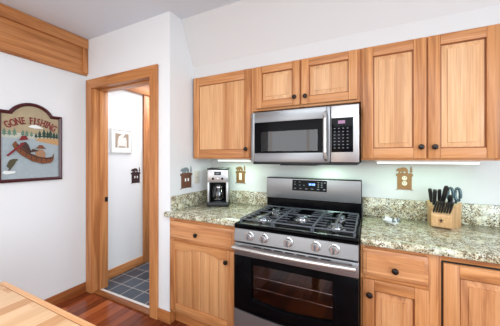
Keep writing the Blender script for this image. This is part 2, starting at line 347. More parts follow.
# boxed wooden beam high on the left wall
b = struct('trim_2', MB().box(LX, LX+0.022, BY, DW-0.002, 2.225, 2.572), 'fir_y', 'orange boxed wooden beam high on the left wall', 'beam')
rel(b, MB().box(LX+.022, LX+0.048, BY, DW-0.002, 2.475, 2.572, bev=.003).build('top_rail', 'fir_y'))
rel(b, MB().box(LX+.022, LX+0.044, -0.60, DW-0.002, 2.222, 2.475, bev=.003).build('end_stile', 'fir_z'))
rel(b, MB().box(LX+.0, LX+0.028, BY, DW-0.002, 2.205, 2.225, bev=.003).build('bottom_strip', 'fir_y'))
struct('trim_3', MB().box(LX, LX+0.05, -0.408, 1.4, 2.175, 2.40, bev=.004), 'fir_y', 'orange wooden beam in the hall', 'beam')
struct('trim_4', MB().box(LX, LX+0.03, 0.15, 0.262, 0.004, 2.175, bev=.004), 'fir_z', 'orange upright casing in the hall', 'casing')
for i, (x0, x1) in enumerate(((-1.9, 0.1), (0.7, 2.7))):
    f = MB()
    for a, c, z0, z1 in ((x0, x0+.06, .6, 2.3), (x1-.06, x1, .6, 2.3), (x0+.06, x1-.06, .6, .66), (x0+.06, x1-.06, 2.24, 2.3), ((x0+x1)/2-.03, (x0+x1)/2+.03, .66, 2.24)):
        f.box(a, c, BY-.08, BY-.02, z0, z1, bev=.004)
    struct('window_%d' % (i+1), f, 'fir_x')  # unseen rear window frames, added along with their daylight
f = MB()
for a, c, z0, z1 in ((-4.35, -4.29, .6, 2.3), (-2.31, -2.25, .6, 2.3), (-4.29, -2.31, .6, .66), (-4.29, -2.31, 2.24, 2.3), (-3.33, -3.27, .66, 2.24)):
    f.box(BX+.02, BX+.08, a, c, z0, z1, bev=.004)
struct('window_3', f, 'fir_y')  # unseen side window frame, added along with its daylight

# ------------------------------------------------------------------ cabinets
def knob(x, y, z, parent):
    mb = MB().lathe([(0.006, 0), (0.005, .006), (0.0055, .012), (0.0155, .018), (0.0165, .023), (0.014, .028), (0.006, .031), (0.0, .0315)], (x, y, z), '-y', 20)
    k = mb.build('knob', 'bronze'); k['label'] = 'dark bronze round knob'; return rel(parent, k)

def panel_door(cab, x0, x1, z0, z1, y, st=0.058, style='raised', stm=('hick_frame', 'hick_frame_h'), pm='hick_panel', kn=None, name='door', stl=None, rtop=None, rbot=None):
    """framed door facing -y whose back is at y; front at y-0.02"""
    f = y-0.02; sl = stl or st; rt = rtop or st; rb = rbot or st
    mb = MB(); bv = .0035
    mb.box(x0, x0+sl, f, y, z0, z1, 0, bv).box(x1-st, x1, f, y, z0, z1, 0, bv)
    mb.box(x0+sl, x1-st, f+.0006, y, z0, z0+rb, 1, bv)
    if style == 'arch':
        pts = [(x0+sl, z1), (x1-st, z1)]; a, bb = x1-st, x0+sl; n = 36
        for i in range(n+1):
            t = i/n; x = a+(bb-a)*t; u = abs(2*t-1)
            if u > .8: h = 0.0
            elif u > .62: h = -0.010*math.sin((.8-u)/.18*PI)
            else: h = 0.026*math.cos(u/.62*PI/2)**0.8
            pts.append((x, z1-rt+h-0.012))
        mb.prism(pts, f+.0006, y, 'y', 1)
    else: mb.box(x0+sl, x1-st, f+.0006, y, z1-rt, z1, 1, bv)
    d = rel(cab, mb.build(name, list(stm)))
    px0, px1, pz0, pz1 = x0+sl, x1-st, z0+rb, z1-rt
    p = MB()
    if style == 'raised':
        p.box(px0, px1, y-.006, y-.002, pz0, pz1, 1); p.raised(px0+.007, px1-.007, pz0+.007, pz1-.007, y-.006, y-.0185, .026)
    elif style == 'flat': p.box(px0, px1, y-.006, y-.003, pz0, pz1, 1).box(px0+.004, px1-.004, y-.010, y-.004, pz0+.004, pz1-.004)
    elif style == 'arch':
        n = 6; w = (px1-px0)/n
        for i in range(n): p.box(px0+i*w+.001, px0+(i+1)*w-.001, y-.012, y-.002, pz0, pz1+.016, 0, .004)
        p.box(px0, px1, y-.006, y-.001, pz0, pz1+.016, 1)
    rel(d, p.build('panel', [pm, 'hick_groove_shade']))
    if kn: knob(kn[0], f, kn[1], d)
    return d

def drawer_front(cab, x0, x1, z0, z1, y, kx, kz):
    mb = MB(); f = y-.02
    mb.loft([[(a, yy, bb), (c, yy, bb), (c, yy, d), (a, yy, d)] for a, bb, c, d, yy in
             ((x0, z0, x1, z1, y), (x0, z0, x1, z1, f+.010), (x0+.004, z0+.004, x1-.004, z1-.004, f+.007), (x0+.016, z0+.016, x1-.016, z1-.016, f+.004), (x0+.02, z0+.02, x1-.02, z1-.02, f))])
    d = rel(cab, mb.build('drawer', 'hick_h')); knob(kx, f, kz, d); return d

def carcass(cab, x0, x1, yf, z0, z1, stiles, rails, name='body'):
    """box with a face frame whose front is at yf"""
    mb = MB(); yb = KY-.002
    mb.box(x0, x1, yf+.018, yb, z0, z1, 0, .001)
    for a, c in stiles: mb.box(a, c, yf, yf+.018, z0, z1, 0, .0015)
    for a, c in rails: mb.box(x0, x1, yf+.0005, yf+.018, a, c, 1, .0015)
    return rel(cab, mb.build(name, ['hick_frame', 'hick_frame_h']))

UF, UB, UT = -0.265, 1.356, 2.098
G1 = 'upper cabinets along the kitchen wall'
c = thing('upper_cabinet', 'single door hickory upper cabinet above the coffee maker', 'cabinet', (0, 0, 0), 0, None)
carcass(c, -1.035, -0.425, UF, UB, UT, [(-1.035, -1.0), (-.46, -.425)], [(UB, UB+.035), (UT-.035, UT)])
panel_door(c, -1.018, -0.437, UB+.012, UT-.006, UF, .060, 'flat', kn=(-.475, 1.436), stl=.058, rtop=.078, rbot=.066)
c = thing('upper_cabinet', 'short two door hickory cabinet directly above the microwave', 'cabinet')
carcass(c, -.424, .378, UF, 1.742, UT, [(-.424, -.385), (.34, .378), (-.045, -.005)], [(1.742, 1.78), (UT-.035, UT)])
panel_door(c, -.396, -.034, 1.758, UT-.006, UF, .056, 'raised', kn=(-.070, 1.816))
panel_door(c, -.022, .358, 1.758, UT-.006, UF, .056, 'raised', kn=(.010, 1.813))
c = thing('upper_cabinet', 'tall two door hickory upper cabinet above the knife block', 'cabinet')
carcass(c, .379, 1.085, UF, UB-.008, UT, [(.379, .41), (1.05, 1.085), (.72, .765)], [(UB-.008, UB+.03), (UT-.035, UT)])
panel_door(c, .388, .737, UB+.004, UT-.006, UF, .064, 'raised', kn=(.709, 1.429))
panel_door(c, .746, 1.072, UB+.004, UT-.006, UF, .060, 'raised', kn=(.776, 1.428))

BF = -0.553; CT = 0.922; CB = 0.884
def toe(cab, x0, x1):
    rel(cab, MB().box(x0, x1, -.50, -.48, 0, .105).build('toe_kick', 'fir_base_x', label='recessed brown toe kick'))
def base_carcass(cab, x0, x1, stiles, rails): return carcass(cab, x0, x1, BF, .105, CB, stiles, rails)
c = thing('base_cabinet', 'hickory base cabinet with an arched door left of the stove', 'cabinet')
base_carcass(c, -1.048, -.385, [(-1.048, -1.005), (-.425, -.385)], [(.105, .16), (.69, .73), (.845, CB)]); toe(c, -1.0335, -.385)
drawer_front(c, -1.034, -.428, .709, .852, BF, -.755, .775)
panel_door(c, -1.026, -.428, .138, .696, BF, .056, 'arch', pm='hick_narrow', kn=(-.487, .620), rtop=.055)
c = thing('base_cabinet', 'narrow hickory drawer and door base cabinet right of the stove', 'cabinet')
base_carcass(c, .385, .742, [(.385, .41), (.69, .742)], [(.105, .16), (.69, .73), (.845, CB)]); toe(c, .385, .742)
drawer_front(c, .396, .697, .715, .860, BF, .55, .770)
panel_door(c, .396, .697, .148, .694, BF, .058, 'raised', pm='hick_v', kn=(.430, .617))
c = thing('base_cabinet', 'base cabinet with a large raised door outlined by a black gap, at the right edge', 'cabinet')
carcass(c, .743, 1.40, BF, .105, CB, [(.743, .752), (1.36, 1.40)], [(.852, CB), (.105, .14)]); toe(c, .743, 1.40)
rel(c, MB().box(.752, 1.36, BF-.003, BF+.004, .14, .850).build('gasket', 'gap', label='black gap around the door'))
panel_door(c, .758, 1.354, .146, .845, BF+.002, .062, 'raised', pm='hick_v')

# countertops
NB = [(-1.048, KY-.002), (-.384, KY-.002), (-.384, -.592), (-1.074, -.592), (-1.082, -.582), (-1.082, -.562), (-1.074, -.552), (-1.048, -.552)]
c = thing('countertop', 'speckled granite countertop under the coffee maker', 'countertop')
rel(c, MB().prism(NB, CB, CT, 'z', 0, .008, 2).build('slab', 'granite'))
c = thing('countertop', 'speckled granite countertop under the knife block', 'countertop')
rel(c, MB().box(.384, 1.40, -.592, KY-.002, CB, CT, bev=.008).build('slab', 'granite'))
tag(MB().box(.384, 1.40, KY-.022, KY-.002, CT, 1.06, bev=.003).build('backsplash', 'granite'), 'low granite backsplash behind the knife block', 'backsplash')
tag(MB().box(-1.028, -.384, KY-.022, KY-.002, CT, 1.045, bev=.003).build('backsplash', 'granite'), 'low granite backsplash behind the coffee maker', 'backsplash')
tag(MB().box(-1.048, -1.028, -.54, KY-.002, CT, 1.045, bev=.003).build('backsplash', 'granite'), 'low granite side backsplash under the brown bear switch plate', 'backsplash')

# under-cabinet lamps
for x0, x1, lab, zz in ((-.85, -.51, 'slim lit lamp strip under the cabinet above the coffee maker', UB), (.47, 1.03, 'slim lit lamp strip under the cabinet above the knife block', UB-.008)):
    t = thing('under_cabinet_lamp', lab, 'lamp', ((x0+x1)/2, -.12, zz-.024), 0, None); w = (x1-x0)/2
    MB().box(-w, w, -.03, .03, .008, .024, bev=.002).build('housing', 'white', t)
    MB().box(-w+.008, w-.008, -.032, .026, 0, .012, bev=.003).build('diffuser', 'lamp', t)
    area('under_cabinet_glow', ((x0+x1)/2, -.12, zz-.028), (0, 0, 0), w*1.9, .05, (.95 if x0 < 0 else .45*(x1-x0)/.5), ((.72, 1.0, .78) if x0 < 0 else (.50, 1.0, .64)))

# ------------------------------------------------------------------ gas range
R = thing('gas_range', 'stainless steel gas range with black cooktop and oven', 'stove')
HW = .379
rel(R, MB().box(-HW, HW, -.615, .005, .03, .90, bev=.003).box(-HW+.03, HW-.03, -.58, 0, 0, .03).build('body', 'blackm'))
# cut the oven cavity as a framed box in front of the body
ck = MB().box(-HW-.001, HW+.001, -.652, .0, .898, .922, bev=.006)
ck.box(-HW-.001, HW+.001, -.652, -.632, .905, .930, bev=.006).box(-HW-.001, -HW+.02, -.632, -.02, .905, .930, bev=.005).box(HW-.02, HW+.001, -.632, -.02, .905, .930, bev=.005)
cook = rel(R, ck.build('cooktop', 'black'))
rel(cook, MB().box(-HW+.022, HW-.022, -.628, -.600, .921, .925, bev=.0015).build('front_trim', 'steel', label='narrow steel strip at the cooktop front'))
cp = rel(R, MB().prism([(-.615, .898), (-.647, .898), (-.660, .815), (-.615, .815)], -HW, HW, 'x', 0, .003).build('control_panel', 'steel'))
for x in (-.262, -.163, -.006, .156, .256):
    kn = MB().lathe([(.029, 0), (.029, .006), (.0245, .009), (.0225, .030), (.019, .034), (0, .034)], (x, -.652, .860), '-y', 24)
    k = rel(R, kn.build('burner_knob', 'handle', label='round silver burner knob'))
    rel(k, MB().box(x-.0045, x+.0045, -.694, -.684, .842, .878, bev=.003).build('grip', 'iron'))
# oven door
dr = MB(); DY0, DY1 = -.655, -.617
dr.box(-HW, HW, DY0, DY1, .722, .805, 1, .004)
wx0, wx1, wz0, wz1 = -.254, .246, .445, .678
dr.box(-HW, wx0, DY0, DY1, .372, .722, 0, .002).box(wx1, HW, DY0, DY1, .372, .722, 0, .002).box(wx0, wx1, DY0, DY1, wz1, .722, 0)
pts = [(wx0, .372), (wx1, .372)]+[(wx1+(wx0-wx1)*i/16, wz0-.022*math.sin(PI*i/16)) for i in range(17)]
dr.prism(pts, DY0, DY1, 'y', 0)
pts = [(HW, .376), (-HW, .376)]+[(-HW+2*HW*i/24, .372-.022*math.sin(PI*i/24)) for i in range(25)]
dr.prism(pts, DY0, DY1, 'y', 0)
dr.box(-HW, HW, DY0+.012, DY1, .350, .38, 0)
door = rel(R, dr.build('oven_door', ['black', 'steel']))
rel(door, MB().box(wx0-.004, wx1+.004, -.638, -.632, wz0-.03, wz1+.004).build('window', 'ovenglass', label='dark oven window'))
hb = [(-.366+.732*i/14, -.700-.010*math.sin(PI*i/14), .786-.002*math.sin(PI*i/14)) for i in range(15)]
h = MB().tube(hb, .0125, 12); h.box(-.366, -.345, -.705, -.652, .776, .797, bev=.004).box(.345, .366, -.705, -.652, .776, .797, bev=.004)
rel(door, h.build('handle', 'handle', label='long silver bar handle'))
sl = MB()
for i in range(7):
    x = -.21+.07*i; sl.box(x-.026, x+.026, -.6565, -.654, .790, .797)
rel(door, sl.build('vent_slots', 'gap'))
# cavity shell shown through the window
cav = MB(); a0, a1, y0, y1, z0, z1 = -.29, .29, -.617, -.20, .40, .70
cav.box(a0-.01, a0, y0, y1, z0, z1).box(a1, a1+.01, y0, y1, z0, z1).box(a0, a1, y1, y1+.01, z0, z1).box(a0, a1, y0, y1, z0-.01, z0).box(a0, a1, y0, y1, z1, z1+.01)
R_body = [o for o in R.children if o.name.startswith('body')][0]
# hollow the body: rebuild as a shell so that the cavity is open to the front
bm = bmesh.new(); bm.free()
me = R_body.data
mb = MB().box(-HW, -.30, -.615, .005, .03, .90, bev=.003).box(.30, HW, -.615, .005, .03, .90, bev=.003).box(-.30, .30, -.19, .005, .03, .90).box(-.30, .30, -.615, -.19, .03, .39).box(-.30, .30, -.615, -.19, .711, .90).box(-HW+.03, HW-.03, -.58, 0, 0, .03)
me.clear_geometry(); mb.bm.to_mesh(me); mb.bm.free()
rel(R, cav.build('oven_cavity', 'enamel'))
for z in (.505, .578):
    rk = MB(); rk.tube([(-.283, -.605, z), (.283, -.605, z)], .004, 8).tube([(-.283, -.22, z), (.283, -.22, z)], .003, 8).tube([(-.283, -.605, z), (-.283, -.22, z)], .003, 8).tube([(.283, -.605, z), (.283, -.22, z)], .003, 8)
    for i in range(14): x = -.26+.04*i; rk.tube([(x, -.605, z), (x, -.22, z)], .0018, 6)
    rel(R, rk.build('oven_rack', 'chrome', label='chrome wire oven rack'))
# drawer
pts = [(-HW, .10), (HW, .10)]+[(HW-2*HW*i/24, .366-.022*math.sin(PI*i/24)) for i in range(25)]
rel(R, MB().prism(pts, -.655, -.617, 'y', 0).build('storage_drawer', 'steel', label='stainless lower drawer with curved top edge'))
# backguard
bgd = rel(R, MB().prism([(-.040, .915), (-.072, .915), (-.066, 1.02), (-.088, 1.02), (-.074, 1.196), (0, 1.196), (.01, .915)], -HW, HW, 'x', 0, .003).build('backguard', 'black'))
bg2 = MB().prism([(-.0885, 1.024), (-.0915, 1.026), (-.0785, 1.189), (-.0745, 1.189)], -HW+.004, HW-.004, 'x', 0, .001)
rel(bgd, bg2.build('steel_fascia', 'steel'))
dp = MB().prism([(-.0885, 1.094), (-.0885, 1.094), (-.0825, 1.180), (-.076, 1.180), (-.08, 1.094)][1:], -.148, .130, 'x')
# display follows the tilted fascia
def fy(z): return -.0915+(z-1.026)/(1.189-1.026)*.013
dp = MB().prism([(fy(1.094)-.0015, 1.094), (fy(1.182)-.0015, 1.182), (fy(1.182)+.004, 1.182), (fy(1.094)+.004, 1.094)], -.148, .130, 'x', 0, .001)
mk = dp
for i in range(6):
    x = -.125+.047*i; y = fy(1.112)-.0022; mk.box(x-.009, x+.009, y, y+.001, 1.109, 1.115, 1)
for x, z in ((-.125, 1.165), (-.085, 1.165), (-.125, 1.145), (-.085, 1.140), (-.05, 1.140), (.065, 1.165), (.065, 1.148), (.065, 1.131), (.09, 1.165), (.09, 1.148), (.09, 1.131), (.114, 1.165)):
    y = fy(z)-.0022; mk.box(x-.006, x+.006, y, y+.001, z-.003, z+.003, 1)
dsp = rel(bgd, dp.build('display', ['black', 'mark'], label='black touch display'))
y = fy(1.15)-.0022
dg = MB()
for x in (-.006, .006, .022, .034): dg.box(x-.004, x+.004, y, y+.001, 1.141, 1.156)
rel(dsp, dg.build('digits', 'led_b', label='lit blue clock digits'))
# burners
for x, y, r in ((-.245, -.475, .052), (-.245, -.205, .040), (0, -.34, .05), (.245, -.475, .045), (.245, -.205, .036)):
    bn = rel(R, MB().lathe([(r*1.25, 0), (r*1.25, .003), (r*.98, .006), (r*.95, .016), (r*.8, .018), (0, .018)], (x, y, .9215), 'z', 28).build('burner', 'chrome', label='round gas burner'))
    rel(bn, MB().lathe([(r*.78, 0), (r*.82, .003), (r*.80, .009), (r*.70, .012), (0, .012)], (x, y, .9395), 'z', 28).build('burner_cap', 'cap'))
def bar(mb, p, q, w=.0085, h=.009):
    (x0, y0), (x1, y1) = p, q; z0, z1 = .955-h, .955
    if x0 == x1: mb.box(x0-w/2, x0+w/2, y0, y1, z0, z1, 0, .003, 1)
    else: mb.box(x0, x1, y0-w/2, y0+w/2, z0, z1, 0, .003, 1)
for cx, hw in ((-.242, .114), (0, .122), (.242, .114)):
    g = MB(); ya, yb = -.605, -.105
    for x in (cx-hw, cx+hw): bar(g, (x, ya), (x, yb))
    for y in (ya, yb): bar(g, (cx-hw, y), (cx+hw, y))
    for y in (-.535, -.475, -.41, -.265, -.205, -.15):
        if cx != 0 or True: bar(g, (cx-hw, y), (cx-.050, y), .0065, .006); bar(g, (cx+.050, y), (cx+hw, y), .0065, .006)
    bar(g, (cx-hw, -.32), (cx+hw, -.32))
    for x in (cx-hw, cx+hw):
        for y in (ya+.004, -.32, yb-.004): g.box(x-.007, x+.007, y-.007, y+.007, .922, .945, 0, .002, 1)
    gr = rel(R, g.build('grate', 'iron', label='black cast iron grate section'))
    if cx: 
        s_ = MB(); bar(s_, (cx+.0, ya), (cx+.0, yb), .011, .013); rel(gr, s_.build('center_bar', 'steel', label='shiny middle bar of the grate'))

# ------------------------------------------------------------------ microwave
mw = thing('microwave', 'stainless over the range microwave with black window', 'microwave')
X0, X1, Y0, YF, Z0, Z1 = -.377, .372, KY-.003, -.365, 1.328, 1.703
bd = MB().box(X0, X0+.03, YF, Y0, Z0, Z1, 0, .002).box(X1-.19, X1, YF, Y0, Z0, Z1, 0, .002).box(X0, X1, YF, Y0, Z0, Z0+.05, 0, .002).box(X0, X1, YF, Y0, Z1-.07, Z1, 0, .002).box(X0, X1, Y0-.03, Y0, Z0, Z1).box(X0+.05, X1-.05, -.22, Y0, Z1, 1.740)
rel(mw, bd.build('body', 'steel'))
rel(mw, MB().box(X0+.03, X1-.19, YF+.0, Y0-.031, Z0+.05, Z0+.055).box(X0+.03, X1-.19, Y0-.04, Y0-.031, Z0+.055, Z1-.07).box(X0+.031, X0+.036, YF, Y0-.04, Z0+.055, Z1-.07).box(X1-.197, X1-.191, YF, Y0-.04, Z0+.055, Z1-.07).build('cavity', 'mwin'))
DF = -.400
wl, wr, wb, wt = -.299, .118, 1.412, 1.556; ol, orr, ob, ot = -.349, .172, 1.398, 1.626
dd = MB()
dd.box(X0, ol, DF, YF-.001, Z0+.006, Z1, 0, .004).box(orr, .199, DF, YF-.001, Z0+.006, Z1, 0, .004).box(ol, orr, DF, YF-.001, Z0+.006, ob, 0, .002).box(ol, orr, DF, YF-.001, ot, Z1, 0, .002)
dd.box(ol, wl, DF+.001, YF-.001, ob, ot, 1).box(wr, orr, DF+.001, YF-.001, ob, ot, 1).box(wl, wr, DF+.001, YF-.001, wt, ot, 1).box(wl, wr, DF+.001, YF-.001, ob, wb, 1)
d = rel(mw, dd.build('door', ['steel', 'black']))
rel(d, MB().box(wl, wr, DF+.004, DF+.010, wb, wt).build('window', 'mwglass', label='smoked glass window'))
hz = [(.172, DF-.002, 1.352), (.172, DF-.034, 1.365), (.172, DF-.042, 1.40), (.172, DF-.045, 1.51), (.172, DF-.042, 1.62), (.172, DF-.034, 1.652), (.172, DF-.002, 1.664)]
rel(d, MB().tube(hz, .0125, 12).build('handle', 'handle', label='vertical silver bar handle'))
cpn = rel(mw, MB().box(.202, X1, DF, YF-.001, Z0+.006, Z1, 0, .004).build('control_panel', 'steel_v'))
kb_ = MB().box(.206, .338, DF-.0015, DF+.004, 1.400, 1.622, 0, .001)
for i in range(7):
    for j in range(4): kb_.box(.222+j*.026, .232+j*.026, DF-.0026, DF-.001, 1.425+i*.021, 1.430+i*.021, 1)
kp = rel(cpn, kb_.build('keypad', ['black', 'mark'], label='black key area'))
rel(kp, MB().box(.248, .290, DF-.003, DF-.001, 1.584, 1.604).build('display', 'led_w', label='small lit clock display'))
rel(mw, MB().box(X0+.01, X1-.01, -.385, Y0-.02, 1.316, Z0, 0, .003).box(-.16, .10, -.36, -.1, 1.309, 1.318, 0, .002).build('vent_grille', 'blackm', label='black underside grille'))

rel(mw, MB().box(.09, .19, -.17, -.11, 1.311, 1.317, 0, .001).build('task_lamp', 'tasklamp', label='small lit lamp under the microwave'))
area('microwave_task_glow', (.14, -.14, 1.308), (0, 0, 0), .10, .06, 1.1, (.70, 1.0, .76))

# ------------------------------------------------------------------ coffee maker
cm = thing('coffee_maker', 'steel and black drip coffee maker in the counter corner', 'coffee maker', (-.797, -.226, CT), math.radians(26))
hw = .094
MB().box(-hw-.003, hw+.003, 0, .205, 0, .042, bev=.008).build('base', 'blackm', cm)
hs = MB().box(-hw, hw, .004, .205, .218, .335, 0, .010).box(-hw, hw, .12, .205, .040, .225, 0, .006).box(-hw, -hw+.018, .008, .13, .040, .225, 0, .004).box(hw-.018, hw, .008, .13, .040, .225, 0, .004)
hs = hs.build('housing', 'steel_v', cm)
MB().box(-hw-.002, hw+.002, .006, .205, .335, .347, bev=.005).build('lid', 'blackm', cm)
MB().box(-hw+.018, hw-.018, .10, .121, .040, .22).box(-hw+.018, hw-.018, .02, .11, .208, .219).build('recess', 'black', cm)
MB().lathe([(.05, 0), (.052, .004), (.048, .006), (0, .006)], (0, .066, .041), 'z', 24).build('warming_plate', 'iron', cm)
cf = MB().lathe([(.050, 0), (.060, .012), (.063, .05), (.058, .09), (.046, .125), (.044, .14)], (0, .066, .049), 'z', 28).build('carafe', 'carafe', cm, label='glass carafe')
MB().lathe([(.047, 0), (.049, .006), (.045, .014), (0, .016)], (0, .066, .188), 'z', 24).build('carafe_lid', 'blackm', cf)
MB().tube([(-.02, .022, .18), (-.03, -.006, .178), (-.034, -.020, .15), (-.032, -.018, .10), (-.026, .006, .075)], [.008, .009, .009, .009, .007], 10).build('carafe_handle', 'blackm', cf)
MB().lathe([(.0445, 0), (.0475, .002), (.0475, .012), (.0445, .014)], (0, .066, .168), 'z', 24).build('carafe_band', 'chrome', cf)
ds = MB().box(-.03, .03, .001, .010, .287, .316, 0, .002).build('display', 'black', cm)
MB().box(-.018, .018, -.0005, .002, .295, .309).build('digits', 'mark', ds)
for x in (-.042, 0, .042): MB().lathe([(.011 if x else .006, 0), (.010 if x else .006, .006), (0, .008)], (x, .004, .254), '-y', 18).build('button', 'black' if x else 'chrome', cm, label='round front button')

# ------------------------------------------------------------------ bear plates
def bear_pts(sx, sz, ox, oz):
    P = [(0, .32), (.02, .55), (.08, .66), (.15, .72), (.19, .82), (.23, .74), (.34, .80), (.50, .90), (.66, .92), (.82, .84), (.94, .66), (1.0, .40), (.97, .10), (.99, 0), (.82, 0), (.80, .20), (.74, .34), (.62, .30), (.60, 0), (.45, 0), (.46, .26), (.38, .30), (.34, .16), (.34, 0), (.20, 0), (.21, .24), (.16, .40), (.06, .34)]
    return [(ox+p[0]*sx, oz+p[1]*sz) for p in P]
def bear_plate(label, loc, rotz, w, h, body, animal, kind):
    """w x h overall, facing local -y, base centre at loc"""
    t = thing('bear_wall_plate', label, 'wall plate', loc, rotz); bw = w*.40; ph = h*.66
    pts = [(-w/2, 0), (-w*.38, h*.055), (-bw, h*.10), (-bw, ph*.80), (-w*.47, ph*.84), (-w*.47, ph*.95), (-bw*.7, ph), (bw*.7, ph), (w*.47, ph*.95), (w*.47, ph*.84), (bw, ph*.80), (bw, h*.10), (w*.38, h*.055), (w/2, 0), (w*.30, h*.03), (-w*.30, h*.03)]
    MB().prism(pts, -.005, 0, 'y').build('plate', body, t)
    MB().prism(bear_pts(w*.66, h*.26, -w*.46, ph*.98), -.006, -.001, 'y').build('bear_figure', animal, t, label='walking bear silhouette')
    tp = [(0, 0), (.006, 0), (.006, .01)]; x = w*.37; z = ph*.98
    k = h*.30; MB().prism([(x-.002, z), (x+.002, z), (x+.002, z+k*.2), (x+.009, z+k*.2), (x+.004, z+k*.5), (x+.007, z+k*.5), (x, z+k), (x-.007, z+k*.5), (x-.004, z+k*.5), (x-.009, z+k*.2), (x-.002, z+k*.2)], -.006, -.001, 'y').build('tree_figure', animal, t, label='small pine silhouette')
    zc = h*.37
    if kind == 'outlet':
        for dz in (-.019, .019):
            o = MB().lathe([(.0165, 0), (.0165, .004), (.014, .006), (0, .006)], (0, -.003, zc+dz), '-y', 20).build('outlet', 'ivory', t, label='ivory outlet')
            MB().box(-.007, -.0045, -.0098, -.0085, zc+dz-.002, zc+dz+.008).box(.0045, .007, -.0098, -.0085, zc+dz-.002, zc+dz+.008).build('slots', 'gap', o)
    elif kind == 'rocker':
        MB().box(-.015, .015, -.010, -.003, zc-.034, zc+.034, 0, .003).build('rocker', 'ivory', t, label='ivory rocker switch')
    else:
        for x in (-.018, .018): MB().box(x-.006, x+.006, -.014, -.003, zc-.014, zc+.014, 0, .003).build('toggle', 'white', t, label='white toggle switch')
    return t
bear_plate('brown bear double switch plate on the short side wall', (RX, -.350, 1.088), PI/2, .165, .215, 'copper', 'pewter', 'toggle')
bear_plate('brass bear single switch plate right of the coffee maker', (-.700, KY, 1.112), 0, .118, .190, 'brass', 'brass', 'rocker')
bear_plate('brass bear outlet plate on the wall between stove and knife block', (.660, KY, 1.126), 0, .112, .190, 'brass', 'brass', 'outlet')
bear_plate('dark bear switch plate on the hall wall seen through the doorway', (LX, .045, 1.045), PI/2, .145, .215, 'darkbr', 'darkbr', 'toggle')
bp = thing('blank_wall_plate', 'plain white wall plate between bear plate and coffee maker', 'wall plate', (RX, -.205, 1.12), PI/2)
MB().box(-.040, .040, -.006, 0, 0, .120, bev=.003).build('plate', 'putty', bp)
MB().lathe([(.0055, 0), (.005, .003), (0, .003)], (0, -.006, .06), '-y', 14).build('jack', 'mark', bp)

# ------------------------------------------------------------------ knife block and knives
KB = (.842, -.134, CT); KR = math.radians(-13)
kb = thing('knife_block', 'pale wooden knife block on the right countertop', 'knife block', KB, KR)
# rear body: flared plan, top slopes to the back; front step carries the steak knives
def quad(z, yo=0.0): return None
rb = MB()
rb.loft([[(-.052, -.02, 0), (.052, -.02, 0), (.100, .115, 0), (-.078, .115, 0)],
         [(-.055, -.035, .118), (.055, -.035, .118), (.100, .100, .150), (-.080, .100, .150)],
         [(-.053, -.030, .122), (.053, -.030, .122), (.098, .098, .153), (-.078, .098, .153)]])
rb.build('body', 'block', kb)
fs = MB().prism([(-.02, 0), (-.060, .012), (-.076, .088), (-.068, .093), (-.02, .112)], -.050, .050, 'x', 0, .003)
fs.build('front_step', 'block', kb)
lg = MB()
def fyk(z): return -.0605-(z-.012)/.066*.018
for pts in ([(-.006, .040), (-.003, .040), (-.001, .050), (.001, .050), (.003, .040), (.006, .040), (.003, .053), (.004, .060), (-.004, .060), (-.003, .053)], [(-.012, .056), (-.003, .052), (-.002, .055), (-.011, .060)], [(.012, .056), (.003, .052), (.002, .055), (.011, .060)], [(-.003, .062), (.003, .062), (.003, .067), (-.003, .067)]):
    lg.prism(pts, -.0795, -.055, 'y')
for v in lg.bm.verts: v.co.y = fyk(v.co.z)-(0.0012 if v.co.y < -.07 else -.002)
lg.build('emblem', 'tick', kb, label='small dark twin figure emblem')

def knife(name, label, base, lean_x, lean_y, L, w, d, group):
    ox, oy, oz = base
    p = Matrix.Rotation(KR, 4, 'Z') @ Vector(base); t = thing(name, label, 'knife', (KB[0]+p.x, KB[1]+p.y, KB[2]+p.z), KR, group)
    dirv = Vector((lean_x, lean_y, 1)).normalized(); q = Vector((0, 0, 1)).rotation_difference(dirv).to_matrix().to_4x4()
    prof = [(.0, .70, .8), (.06, .8, .85), (.3, .92, 1), (.6, .95, 1), (.85, 1.1, 1.05), (.96, 1.05, .95), (1.0, .75, .6)]
    rings = []
    for f, a, bq in prof:
        rings.append([(math.copysign(abs(math.cos(2*PI*k/12))**.6, math.cos(2*PI*k/12))*w/2*bq, math.copysign(abs(math.sin(2*PI*k/12))**.6, math.sin(2*PI*k/12))*d/2*a, .006+f*L) for k in range(12)])
    rv = MB().loft(rings)
    for f in (.28, .52, .76): rv.lathe([(.0022, -w*.53), (.0022, w*.53)], (0, 0, .006+f*L), 'x', 8, 1)
    rv.xf(q).build('handle', ['handle_b', 'chrome'], t)
    MB().box(-w*.30, w*.30, -d*.34, d*.34, 0, .008, 0, .001).xf(q).build('bolster', 'chrome', t)
    return t
where = ['leftmost', 'second from left', 'third from left', 'middle', 'third from right', 'second from right', 'rightmost']
for i in range(7):
    x = -.040+.0130*i
    knife('steak_knife', 'small black handled steak knife, %s in the front row of the block' % where[i], (x, -.058, .098), .26, -.28, .074, .0112, .017, 'steak knives in the front row')
big = [((-.038, .0, .134), .06, -.20, .100, .023, .034, 'large black handled knife at the left of the back row'),
       ((-.052, .050, .142), -.10, -.10, .090, .022, .030, 'black handled knife sticking up behind the leftmost large knife'),
       ((.000, .0, .134), .20, -.18, .130, .025, .036, 'tallest black handled knife leaning right in the middle of the block'),
       ((.037, -.018, .130), .10, -.26, .078, .023, .030, 'short black handled knife below the tallest one'),
       ((-.012, .06, .145), .02, -.12, .085, .021, .028, 'short black handled knife at the back of the block')]
for p, lx, ly, L, w, d, lab in big: knife('kitchen_knife', lab, p, lx, ly, L, w, d, 'large knives in the block')
p = Matrix.Rotation(KR, 4, 'Z') @ Vector((.062, .040, .150))
sh = thing('kitchen_shears', 'grey green handled kitchen shears at the right of the knife block', 'scissors', (KB[0]+p.x, KB[1]+p.y, KB[2]+p.z), KR)
